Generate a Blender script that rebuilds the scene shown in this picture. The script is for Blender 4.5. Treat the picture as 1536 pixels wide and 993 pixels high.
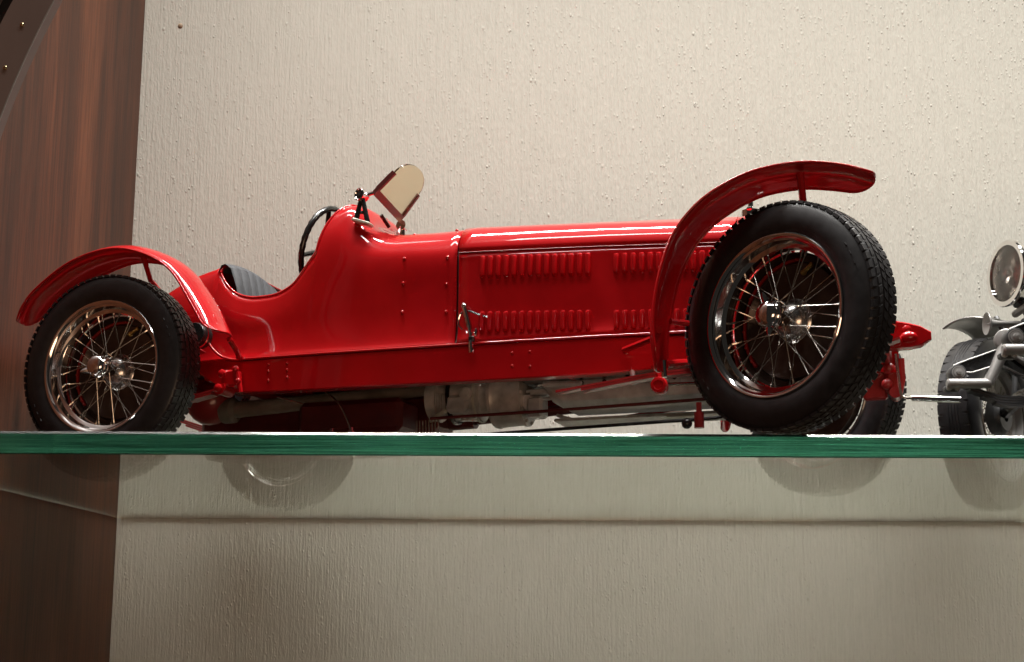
import bpy, bmesh, math, random
import numpy as np
from mathutils import Vector, Matrix
random.seed(4)
R_ = math.radians
scene = bpy.context.scene
for o in list(bpy.data.objects): bpy.data.objects.remove(o)
COL = scene.collection

# ------------------------------------------------------------------ camera, world, lamps, exposure
cd = bpy.data.cameras.new('camera'); cam = bpy.data.objects.new('camera', cd); COL.objects.link(cam)
cam.location = (0, -.48659, -.07435)
pitch, roll = R_(8.515), R_(.262)
fwd = Vector((0, math.cos(pitch), math.sin(pitch))); up = Vector((0, -math.sin(pitch), math.cos(pitch))); ri = Vector((1, 0, 0))
ri2 = ri*math.cos(roll) + up*math.sin(roll); up2 = up*math.cos(roll) - ri*math.sin(roll)
cam.matrix_world = Matrix(((ri2.x, up2.x, -fwd.x, 0), (ri2.y, up2.y, -fwd.y, -.48659), (ri2.z, up2.z, -fwd.z, -.07435), (0, 0, 0, 1)))
cd.sensor_width = 36; cd.lens = 1757.6/1536*36
cd.shift_y = (654.56 - 496.5)/1536
cd.clip_start = .01; cd.clip_end = 50
scene.camera = cam

w = bpy.data.worlds.new('World'); scene.world = w; w.use_nodes = True
bg = w.node_tree.nodes['Background']; bg.inputs[0].default_value = (.9, .80, .70, 1); bg.inputs[1].default_value = .018

def area(name, loc, rot, sx, sy, power, col):
    l = bpy.data.lights.new(name, 'AREA'); l.shape = 'RECTANGLE'; l.size = sx; l.size_y = sy; l.energy = power; l.color = col
    o = bpy.data.objects.new(name, l); o.location = loc; o.rotation_euler = rot; COL.objects.link(o); return o
strip = area('cabinet_strip_lamp', (.40, .085, .84), (0, 0, 0), 1.34, .045, 11, (1, .97, .925)); strip.data.spread = R_(88)
front = area('display_strip_lamp', (.05, -.36, 1.22), (R_(22), 0, 0), 1.7, .085, 13, (1, .97, .925))
room = area('warm_room_fill', (.3, -1.7, -.42), (R_(97), 0, 0), 1.0, .6, 6.0, (1, .62, .38))  # added warm fill standing in for room light and floor bounce, no actual lamp

scene.view_settings.view_transform = 'Standard'; scene.view_settings.look = 'None'
scene.view_settings.exposure = 0; scene.view_settings.gamma = 1
scene.render.engine = 'CYCLES'
cy = scene.cycles
cy.use_denoising = True
cy.max_bounces = 14; cy.transmission_bounces = 12; cy.transparent_max_bounces = 12; cy.glossy_bounces = 6; cy.diffuse_bounces = 4
cy.sample_clamp_indirect = 32; cy.blur_glossy = .3; cy.caustics_reflective = False

# ------------------------------------------------------------------ materials
def mat(name, col, rough=.5, metal=0, coat=0, coat_rough=.03, spec=.5, **kw):
    m = bpy.data.materials.new(name); m.use_nodes = True
    b = m.node_tree.nodes['Principled BSDF']
    b.inputs['Base Color'].default_value = (*col, 1); b.inputs['Roughness'].default_value = rough
    b.inputs['Metallic'].default_value = metal; b.inputs['Coat Weight'].default_value = coat
    b.inputs['Coat Roughness'].default_value = coat_rough; b.inputs['Specular IOR Level'].default_value = spec
    for k, v in kw.items(): b.inputs[k.replace('_', ' ')].default_value = v
    return m
def N(m, t, **kw):
    n = m.node_tree.nodes.new(t)
    for k, v in kw.items(): setattr(n, k, v)
    return n
def L(m, a, b): m.node_tree.links.new(a, b)
def grain(m, scale=300, amount=.25, rough_amt=.12, stretch=(1, 1, 1), bump=0, dist=.0002, detail=5):
    """small uneven dust and wear over a base colour, and uneven gloss"""
    b = m.node_tree.nodes['Principled BSDF']; col = b.inputs['Base Color'].default_value[:]
    tc = N(m, 'ShaderNodeTexCoord'); mp = N(m, 'ShaderNodeMapping'); mp.inputs['Scale'].default_value = stretch
    L(m, tc.outputs['Object'], mp.inputs['Vector'])
    n = N(m, 'ShaderNodeTexNoise'); n.inputs['Scale'].default_value = scale; n.inputs['Detail'].default_value = detail
    L(m, mp.outputs[0], n.inputs['Vector'])
    r = N(m, 'ShaderNodeMapRange'); r.inputs[1].default_value = .3; r.inputs[2].default_value = .7; r.inputs[3].default_value = 1 - amount; r.inputs[4].default_value = 1 + amount
    L(m, n.outputs['Fac'], r.inputs[0])
    mx = N(m, 'ShaderNodeVectorMath', operation='SCALE'); mx.inputs[0].default_value = col[:3]; L(m, r.outputs[0], mx.inputs['Scale'])
    L(m, mx.outputs[0], b.inputs['Base Color'])
    r2 = N(m, 'ShaderNodeMapRange'); r2.inputs[3].default_value = max(0, b.inputs['Roughness'].default_value - rough_amt); r2.inputs[4].default_value = b.inputs['Roughness'].default_value + rough_amt
    L(m, n.outputs['Fac'], r2.inputs[0]); L(m, r2.outputs[0], b.inputs['Roughness'])
    if bump:
        bp = N(m, 'ShaderNodeBump'); bp.inputs['Strength'].default_value = bump; bp.inputs['Distance'].default_value = dist
        L(m, n.outputs['Fac'], bp.inputs['Height']); L(m, bp.outputs[0], b.inputs['Normal'])
    return m

RED = grain(mat('red_paint', (.40, .0026, .0052), .5, 0, 1, .015, .05), 60, .08, .06, detail=3)
RED2 = grain(mat('red_chassis_paint', (.30, .008, .008), .42, 0, .7, .06), 80, .15, .08)
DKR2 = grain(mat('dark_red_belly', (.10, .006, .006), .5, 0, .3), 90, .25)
DKRED = grain(mat('dark_red_frame', (.13, .02, .018), .45, 0, .3), 200, .2)
RUB = grain(mat('tyre_rubber', (.015, .0145, .016), .42, 0, .25, .24, spec=.35), 220, .3, .10, bump=.15, dist=.0001)
CHROME = grain(mat('chrome', (.88, .87, .86), .08, 1), 90, .04, .04)
SATIN = grain(mat('satin_chrome', (.66, .65, .64), .24, 1), 90, .08, .05)
STEEL = grain(mat('spoke_steel', (.62, .58, .53), .24, 1), 150, .12, .1)
BRASS = mat('brass', (.62, .42, .14), .3, 1)
BRONZE = grain(mat('brake_drum_bronze', (.06, .038, .030), .34, .4), 120, .3, .1)
BLACK = grain(mat('black_gloss', (.012, .012, .012), .25, 0, .4), 150, .3)
LEATHER = grain(mat('black_leather', (.040, .042, .048), .6, 0, .0), 500, .25, .1, bump=.4, dist=.0002)
ALU = grain(mat('cast_aluminium', (.62, .61, .62), .45, .5), 160, .22, .12, bump=.15, dist=.0002)
ALUD = grain(mat('grimy_aluminium', (.50, .47, .45), .40, .25), 130, .35, .12, bump=.2, dist=.0002)
ALUW = grain(mat('pale_metal_plate', (.55, .53, .45), .5, .2), 130, .15, .1)
TUBE = grain(mat('torque_tube_grey', (.22, .175, .145), .48, .25), 100, .25)
GREY = grain(mat('grey_primer', (.27, .26, .25), .40, .35, .2), 90, .1)
GREYF = grain(mat('grey_fender_paint', (.13, .128, .125), .4, 0, .4, .1), 90, .1)
GREYD = grain(mat('dark_grey_metal', (.06, .06, .062), .45, .3), 120, .25)
DARK = grain(mat('dark_underside', (.018, .012, .011), .6), 100, .3)
FRAME = grain(mat('brown_cabinet_arch', (.17, .125, .11), .42, 0, .2, .2), 40, .12, .08, stretch=(1, 1, .25))
GOLDPIN = mat('gold_screw', (.8, .66, .38), .28, 1)

def wood():
    m = mat('mahogany_veneer', (.2, .06, .04), .46, 0, .06, .3, .28); b = m.node_tree.nodes['Principled BSDF']
    tc = N(m, 'ShaderNodeTexCoord'); mp = N(m, 'ShaderNodeMapping'); mp.inputs['Scale'].default_value = (1, 1, .09); L(m, tc.outputs['Object'], mp.inputs[0])
    n = N(m, 'ShaderNodeTexNoise'); n.inputs['Scale'].default_value = 26; n.inputs['Detail'].default_value = 7; n.inputs['Roughness'].default_value = .62; n.inputs['Distortion'].default_value = .6; L(m, mp.outputs[0], n.inputs['Vector'])
    mp2 = N(m, 'ShaderNodeMapping'); mp2.inputs['Scale'].default_value = (1, 1, .03); L(m, tc.outputs['Object'], mp2.inputs[0])
    n2 = N(m, 'ShaderNodeTexNoise'); n2.inputs['Scale'].default_value = 520; n2.inputs['Detail'].default_value = 6; n2.inputs['Roughness'].default_value = .7; L(m, mp2.outputs[0], n2.inputs['Vector'])
    cr = N(m, 'ShaderNodeValToRGB'); e = cr.color_ramp.elements
    e[0].position = .33; e[0].color = (.055, .018, .0085, 1); e[1].position = .72; e[1].color = (.19, .062, .026, 1)
    k = e.new(.52); k.color = (.105, .032, .0135, 1)
    L(m, n.outputs['Fac'], cr.inputs[0])
    mx = N(m, 'ShaderNodeMix', data_type='RGBA', blend_type='MULTIPLY'); mx.inputs[0].default_value = .6
    r = N(m, 'ShaderNodeMapRange'); r.inputs[1].default_value = .40; r.inputs[2].default_value = .58; r.inputs[3].default_value = .35; r.inputs[4].default_value = 1.15; L(m, n2.outputs['Fac'], r.inputs[0])
    L(m, cr.outputs[0], mx.inputs[6]); L(m, r.outputs[0], mx.inputs[7]); L(m, mx.outputs[2], b.inputs['Base Color'])
    bp = N(m, 'ShaderNodeBump'); bp.inputs['Strength'].default_value = .15; bp.inputs['Distance'].default_value = .0004; L(m, n2.outputs['Fac'], bp.inputs['Height']); L(m, bp.outputs[0], b.inputs['Normal'])
    return m
WOOD = wood()

def wallpaper():
    m = mat('woven_wallpaper', (.60, .56, .49), .82, spec=.25); b = m.node_tree.nodes['Principled BSDF']
    tc = N(m, 'ShaderNodeTexCoord')
    def mapping(s):
        mp = N(m, 'ShaderNodeMapping'); mp.inputs['Scale'].default_value = s; L(m, tc.outputs['Object'], mp.inputs[0]); return mp.outputs[0]
    def noise(vec, sc, det=3, rg=.5):
        n = N(m, 'ShaderNodeTexNoise'); n.inputs['Scale'].default_value = sc; n.inputs['Detail'].default_value = det; n.inputs['Roughness'].default_value = rg; L(m, vec, n.inputs['Vector']); return n.outputs['Fac']
    def rng(x, a, b_, c, d):
        r = N(m, 'ShaderNodeMapRange'); r.inputs[1].default_value = a; r.inputs[2].default_value = b_; r.inputs[3].default_value = c; r.inputs[4].default_value = d; L(m, x, r.inputs[0]); return r.outputs[0]
    def mth(op, a, b_):
        n = N(m, 'ShaderNodeMath', operation=op)
        for i, v in enumerate((a, b_)):
            if isinstance(v, (int, float)): n.inputs[i].default_value = v
            else: L(m, v, n.inputs[i])
        return n.outputs[0]
    threads = noise(mapping((1, 1, .045)), 620, 2, .6)             # fine vertical threads
    broad = noise(mapping((1, 1, .02)), 170, 2)
    weave = noise(mapping((1, 1, .28)), 620, 2, .6)                 # slubs of the weave
    def nubs(scale, lo, hi, seed, stretch=.6):
        mp = N(m, 'ShaderNodeMapping'); mp.inputs['Scale'].default_value = (1, 1, stretch); mp.inputs['Location'].default_value = (seed, 0, seed*.7); L(m, tc.outputs['Object'], mp.inputs[0])
        v = N(m, 'ShaderNodeTexVoronoi'); v.inputs['Scale'].default_value = scale; v.inputs['Randomness'].default_value = 1; L(m, mp.outputs[0], v.inputs['Vector'])
        sep = N(m, 'ShaderNodeSeparateColor'); L(m, v.outputs['Color'], sep.inputs[0])
        return mth('MULTIPLY', rng(sep.outputs[0], lo, hi, 0, 1), rng(v.outputs['Distance'], .04, .34, 1, 0))
    rows = rng(noise(mapping((1, 1, .03)), 120, 2), .42, .62, .15, 1)          # nubs gather along some threads
    nb = mth('MAXIMUM', mth('MULTIPLY', nubs(460, .40, .95, 0), rows), mth('MULTIPLY', nubs(300, .80, .98, 3.1, .6), rows))
    h = mth('ADD', mth('ADD', mth('MULTIPLY', threads, .7), mth('MULTIPLY', broad, .25)), mth('ADD', mth('MULTIPLY', weave, .55), mth('MULTIPLY', nb, .66)))
    bp = N(m, 'ShaderNodeBump'); bp.inputs['Strength'].default_value = .8; bp.inputs['Distance'].default_value = .0011; L(m, h, bp.inputs['Height']); L(m, bp.outputs[0], b.inputs['Normal'])
    var = mth('ADD', mth('MULTIPLY', threads, .20), mth('ADD', mth('MULTIPLY', weave, .10), mth('MULTIPLY', noise(mapping((1, 1, 1)), 7, 3), .08)))
    cr = N(m, 'ShaderNodeValToRGB'); e = cr.color_ramp.elements; e[0].position = .08; e[0].color = (.395, .382, .332, 1); e[1].position = .30; e[1].color = (.51, .497, .44, 1); L(m, var, cr.inputs[0])
    speck = mth('MULTIPLY', nubs(300, .90, .97, 9.4), rows)
    mx = N(m, 'ShaderNodeMix', data_type='RGBA'); mx.inputs[7].default_value = (.30, .275, .23, 1); L(m, mth('MULTIPLY', speck, .8), mx.inputs[0]); L(m, cr.outputs[0], mx.inputs[6])
    L(m, mx.outputs[2], b.inputs['Base Color'])
    return m
PAPER = wallpaper()

def glass(name, col, ior=1.5, rough=0, absorb=None, dens=0):
    m = bpy.data.materials.new(name); m.use_nodes = True; nt = m.node_tree; nt.nodes.remove(nt.nodes['Principled BSDF'])
    g = N(m, 'ShaderNodeBsdfGlass'); g.inputs['Color'].default_value = (*col, 1); g.inputs['IOR'].default_value = ior; g.inputs['Roughness'].default_value = rough
    out = [n for n in nt.nodes if n.type == 'OUTPUT_MATERIAL'][0]; L(m, g.outputs[0], out.inputs['Surface'])
    if absorb:
        v = N(m, 'ShaderNodeVolumeAbsorption'); v.inputs['Color'].default_value = (*absorb, 1); v.inputs['Density'].default_value = dens; L(m, v.outputs[0], out.inputs['Volume'])
    return m
SHELFGLASS = glass('green_shelf_glass', (.998, .99, .975), 1.52, 0, (.36, .76, .67), 11.5)
def shelf_edges(m):
    gl = [n for n in m.node_tree.nodes if n.type == 'BSDF_GLASS'][0]
    ge = N(m, 'ShaderNodeNewGeometry'); sp = N(m, 'ShaderNodeSeparateXYZ'); L(m, ge.outputs['True Normal'], sp.inputs[0])
    def mth(op, a, b=0):
        n = N(m, 'ShaderNodeMath', operation=op)
        for i, v in enumerate((a, b)):
            if isinstance(v, (int, float)): n.inputs[i].default_value = v
            else: L(m, v, n.inputs[i])
        return n.outputs[0]
    ay, az = mth('ABSOLUTE', sp.outputs[1]), mth('ABSOLUTE', sp.outputs[2])
    cham = mth('MULTIPLY', mth('GREATER_THAN', ay, .2), mth('GREATER_THAN', az, .2)); edge = mth('GREATER_THAN', ay, .95)
    L(m, mth('ADD', mth('MULTIPLY', cham, .2), mth('MULTIPLY', edge, .07)), gl.inputs['Roughness'])
    tc = N(m, 'ShaderNodeTexCoord'); mp = N(m, 'ShaderNodeMapping'); mp.inputs['Scale'].default_value = (.02, 1, 1); L(m, tc.outputs['Object'], mp.inputs[0])
    n = N(m, 'ShaderNodeTexNoise'); n.inputs['Scale'].default_value = 650; n.inputs['Detail'].default_value = 3; L(m, mp.outputs[0], n.inputs['Vector'])
    b = N(m, 'ShaderNodeBump'); b.inputs['Distance'].default_value = .0004; L(m, mth('MULTIPLY', edge, .35), b.inputs['Strength']); L(m, n.outputs['Fac'], b.inputs['Height']); L(m, b.outputs[0], gl.inputs['Normal'])
shelf_edges(SHELFGLASS)
SCREEN = glass('amber_tinted_glass', (.97, .91, .79), 1.45, .2)
LENS = glass('clear_lens_glass', (.97, .97, .97), 1.45)

# ------------------------------------------------------------------ mesh helpers (centimetres in, metres out; car frame: x forward, y to the near side, z up)
S = .01
def V(p): return Vector((p[0]*S, -p[1]*S, p[2]*S))
class MB:
    def __init__(s): s.v = []; s.f = []
    def add(s, vs, fs):
        b = len(s.v); s.v += [tuple(p) for p in vs]; s.f += [tuple(i + b for i in f) for f in fs]; return s
    def grid(s, rows, closed_u=False, closed_v=False, cap=False):
        n, m = len(rows), len(rows[0]); vs = [p for r in rows for p in r]; fs = []
        for i in range(n if closed_u else n - 1):
            for j in range(m if closed_v else m - 1):
                a, b = i*m + j, i*m + (j + 1) % m; c, d = ((i + 1) % n)*m + (j + 1) % m, ((i + 1) % n)*m + j
                fs.append((a, b, c, d))
        if cap: fs.append(tuple(range(m))); fs.append(tuple((n - 1)*m + j for j in range(m)))
        return s.add(vs, fs)
    def tube(s, pts, r, n=8, cap=True):
        pts = [np.array(p, float) for p in pts]; rr = r if isinstance(r, (list, tuple)) else [r]*len(pts); rows = []; ref = None
        for i, p in enumerate(pts):
            t = pts[min(i + 1, len(pts) - 1)] - pts[max(i - 1, 0)]; t = t/(np.linalg.norm(t) + 1e-12)
            if ref is None:
                ref = np.array([0, 0, 1.]) if abs(t[2]) < .9 else np.array([1., 0, 0])
            a = np.cross(t, ref); a /= np.linalg.norm(a); b = np.cross(a, t); ref = b
            rows.append([p + rr[i]*(math.cos(2*math.pi*k/n)*a + math.sin(2*math.pi*k/n)*b) for k in range(n)])
        return s.grid(rows, closed_v=True, cap=cap)
    def lathe(s, prof, c, axis, n=32, cap=False):
        """prof: list of (offset along axis, radius)"""
        c = np.array(c, float); ax = np.array(axis, float); ax /= np.linalg.norm(ax)
        ref = np.array([0, 0, 1.]) if abs(ax[2]) < .9 else np.array([1., 0, 0]); a = np.cross(ax, ref); a /= np.linalg.norm(a); b = np.cross(a, ax)
        rows = [[c + ax*o + max(r, 1e-4)*(math.cos(2*math.pi*k/n)*a + math.sin(2*math.pi*k/n)*b) for k in range(n)] for o, r in prof]
        return s.grid(rows, closed_v=True, cap=cap)
    def ball(s, c, r, n=12, sq=(1, 1, 1)):
        rows = [[(c[0] + sq[0]*r*math.sin(t)*math.cos(2*math.pi*k/n), c[1] + sq[1]*r*math.sin(t)*math.sin(2*math.pi*k/n), c[2] + sq[2]*r*math.cos(t)) for k in range(n)] for t in [math.pi*max(.02, min(.98, i/(n//2))) for i in range(n//2 + 1)]]
        return s.grid(rows, closed_v=True, cap=True)
    def box(s, c, d, bev=0, rot=None):
        hx, hy, hz = d[0]/2, d[1]/2, d[2]/2; b = min(bev, .45*min(d))
        ps = []
        if b <= 0:
            vs = [(x, y, z) for x in (-hx, hx) for y in (-hy, hy) for z in (-hz, hz)]
            fs = [(0, 1, 3, 2), (4, 6, 7, 5), (0, 4, 5, 1), (2, 3, 7, 6), (0, 2, 6, 4), (1, 5, 7, 3)]
        else:
            vs = []; idx = {}
            for sx in (-1, 1):
                for sy in (-1, 1):
                    for sz in (-1, 1):
                        for ax in range(3):
                            p = [sx*(hx - b), sy*(hy - b), sz*(hz - b)]; p[ax] = (sx*hx, sy*hy, sz*hz)[ax]; idx[(sx, sy, sz, ax)] = len(vs); vs.append(tuple(p))
            fs = []
            for ax in range(3):
                o = [a for a in range(3) if a != ax]
                for sg in (-1, 1):
                    q = []
                    for u, v_ in ((-1, -1), (1, -1), (1, 1), (-1, 1)):
                        t = [0, 0, 0]; t[ax] = sg; t[o[0]] = u; t[o[1]] = v_; q.append(idx[(*t, ax)])
                    fs.append(tuple(q))
            for ax in range(3):                     # edge bevels along axis ax
                o = [a for a in range(3) if a != ax]
                for u in (-1, 1):
                    for v_ in (-1, 1):
                        def key(sg, a):
                            t = [0, 0, 0]; t[ax] = sg; t[o[0]] = u; t[o[1]] = v_; return idx[(*t, a)]
                        fs.append((key(-1, o[0]), key(1, o[0]), key(1, o[1]), key(-1, o[1])))
            for sx in (-1, 1):
                for sy in (-1, 1):
                    for sz in (-1, 1): fs.append(tuple(idx[(sx, sy, sz, a)] for a in range(3)))
        M = rot or Matrix.Identity(3)
        vs = [tuple(np.array(M @ Vector(p)) + np.array(c)) for p in vs]
        return s.add(vs, fs)
    def prism(s, outline, axis_dir, depth):
        """flat outline (list of 3-d points) pushed along axis_dir"""
        d = np.array(axis_dir, float)*depth; n = len(outline)
        a = [np.array(p, float) for p in outline]
        vs = a + [p + d for p in a]
        fs = [tuple(range(n)), tuple(range(2*n - 1, n - 1, -1))] + [(i, (i + 1) % n, n + (i + 1) % n, n + i) for i in range(n)]
        return s.add(vs, fs)
    def mesh(s, name, m, smooth=35, raw=False):
        me = bpy.data.meshes.new(name)
        vv = [tuple(V(p)) for p in s.v] if not raw else [(p[0]*S, p[1]*S, p[2]*S) for p in s.v]
        me.from_pydata(vv, [], s.f); me.validate()
        bm = bmesh.new(); bm.from_mesh(me); bmesh.ops.remove_doubles(bm, verts=bm.verts, dist=1e-7); bmesh.ops.recalc_face_normals(bm, faces=bm.faces)
        if smooth:
            for f in bm.faces: f.smooth = True
            for e in bm.edges:
                if len(e.link_faces) == 2 and e.calc_face_angle(0) > math.radians(smooth): e.smooth = False
        bm.to_mesh(me); bm.free(); me.materials.append(m); return me
    def obj(s, name, m, parent=None, smooth=35, raw=False):
        o = bpy.data.objects.new(name, s.mesh(name, m, smooth, raw)); COL.objects.link(o)
        if parent: o.parent = parent
        return o
def link(name, me, parent, loc=None, rot=None):
    o = bpy.data.objects.new(name, me); COL.objects.link(o); o.parent = parent
    if loc is not None: o.location = loc
    if rot is not None: o.rotation_euler = rot
    return o
def empty(name, parent=None, loc=(0, 0, 0), rz=0):
    o = bpy.data.objects.new(name, None); o.empty_display_size = .02; COL.objects.link(o); o.location = loc; o.rotation_euler = (0, 0, rz)
    if parent: o.parent = parent
    return o
def tag(o, label, cat, group=None):
    o['label'] = label; o['category'] = cat
    if group: o['group'] = group
    return o
def ip(x, tab):
    return float(np.interp(x, [t[0] for t in tab], [t[1] for t in tab]))
def spline(pts, n):
    """centripetal-ish Catmull-Rom resample to n points, any dimension"""
    P = np.array(pts, float); P = np.vstack([2*P[0] - P[1], P, 2*P[-1] - P[-2]]); segs = len(P) - 3
    d = np.linalg.norm(np.diff(P[1:-1], axis=0), axis=1); cum = np.concatenate([[0], np.cumsum(d)]); out = []
    for s_ in np.linspace(0, cum[-1], n):
        i = min(max(np.searchsorted(cum, s_, side='right') - 1, 0), segs - 1); t = (s_ - cum[i])/(d[i] + 1e-9)
        a, b, c, e = P[i:i + 4]
        out.append(.5*((2*b) + (c - a)*t + (2*a - 5*b + 4*c - e)*t*t + (3*b - a - 3*c + e)*t**3))
    return out
def solid(o, t, off=-1):
    md = o.modifiers.new('thickness', 'SOLIDIFY'); md.thickness = t*S; md.offset = off; return o

# ------------------------------------------------------------------ setting: wall, cabinet panel, shelf, arch
m = MB(); m.box((30, -37.5, 0), (140, 5, 170)); wall = m.obj('wall', PAPER); wall['kind'] = 'structure'
m = MB()
m.box((-29.13, -8, 0), (2.0, 53.8, 170), .05)
panel = m.obj('cabinet_side_panel', WOOD); tag(panel, 'reddish mahogany cabinet side panel standing against the cream wall', 'cabinet panel')

m = MB(); prof = [(0, -.95), (0, -.12), (.12, 0), (34.8, 0), (34.82, -.02), (34.82, -.966), (34.8, -.986), (.036, -.986)]
m.prism([(-27.85, -y, z) for y, z in prof], (1, 0, 0), 90)
shelf = m.obj('glass_shelf', SHELFGLASS, smooth=0)
tag(shelf, 'thick clear glass shelf with a green polished front edge carrying the model cars', 'shelf')
m = MB(); m.lathe([(0, .2), (.06, .24), (.12, .22), (.14, .1), (.10, .001)], (-28.13, -32.8, 1.7), (1, 0, 0), 14)
pg = m.obj('screw_plug', mat('brown_plug', (.05, .022, .014), .45)); tag(pg, 'small brown screw plug low in the mahogany panel just above the glass shelf', 'screw plug')

inner = [(-17.9, 21.5), (-18.55, 20.1), (-19.24, 18.27), (-19.83, 16.87), (-20.44, 15.28), (-20.93, 13.85), (-21.35, 12.43), (-21.8, 10.6), (-22.1, 8.5), (-22.35, 6)]
outer_i = [(x - 1.45 - .08*i*.3, z + .45) for i, (x, z) in enumerate(inner)]
def arch_piece(name, A, B, y, th, mt, lab, cat):
    A = spline(A, 40); B = spline(B, 40); mm = MB()
    rows = [[(a[0], y, a[1]), (b[0], y, b[1]), (b[0], y - th, b[1]), (a[0], y - th, a[1])] for a, b in zip(A, B)]
    mm.grid(rows, closed_v=True, cap=True); o = mm.obj(name, mt, smooth=30); tag(o, lab, cat); return o
ar = arch_piece('curved_arch_board', inner, outer_i, 2.6, .6, FRAME, 'dull brown curved arch board with two gold screws at the cabinet front', 'arch board')
o2 = [(x - .55, z + .2) for x, z in outer_i]; o3 = [(x - 1.6, z + .6) for x, z in outer_i]
arch_piece('arch_gap_strip', outer_i, o2, 2.3, .25, BLACK, 'narrow black strip standing in for the dark gap outside the brown arch board', 'gap strip')  # black strip standing in for the shaded gap between the two boards
arch_piece('outer_arch_board', o2, o3, 2.7, .5, FRAME, 'grey brown outer arch board beyond the black strip', 'arch board')
m = MB(); m.tube([(p[0] + .01, 2.58, p[1]) for p in spline(inner, 40)], .035, 6); m.obj('board_edge', GREY, ar)
for (x, z) in ((-20.62, 16.82), (-21.2, 14.9)):
    m = MB(); m.lathe([(0, .09), (.05, .085), (.08, .05), (.085, .001)], (x, 2.6, z), (0, 1, 0), 12); m.obj('screw', GOLDPIN, ar)
m = MB(); m.ball((-25.4, -34.98, 36.6), .2, 10, (1, .35, 1)); nail = m.obj('nail', grain(mat('rusty_nail', (.28, .2, .13), .6), 400, .4)); tag(nail, 'small rusty nail head high in the cream wall beside the wood panel', 'nail')

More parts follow.
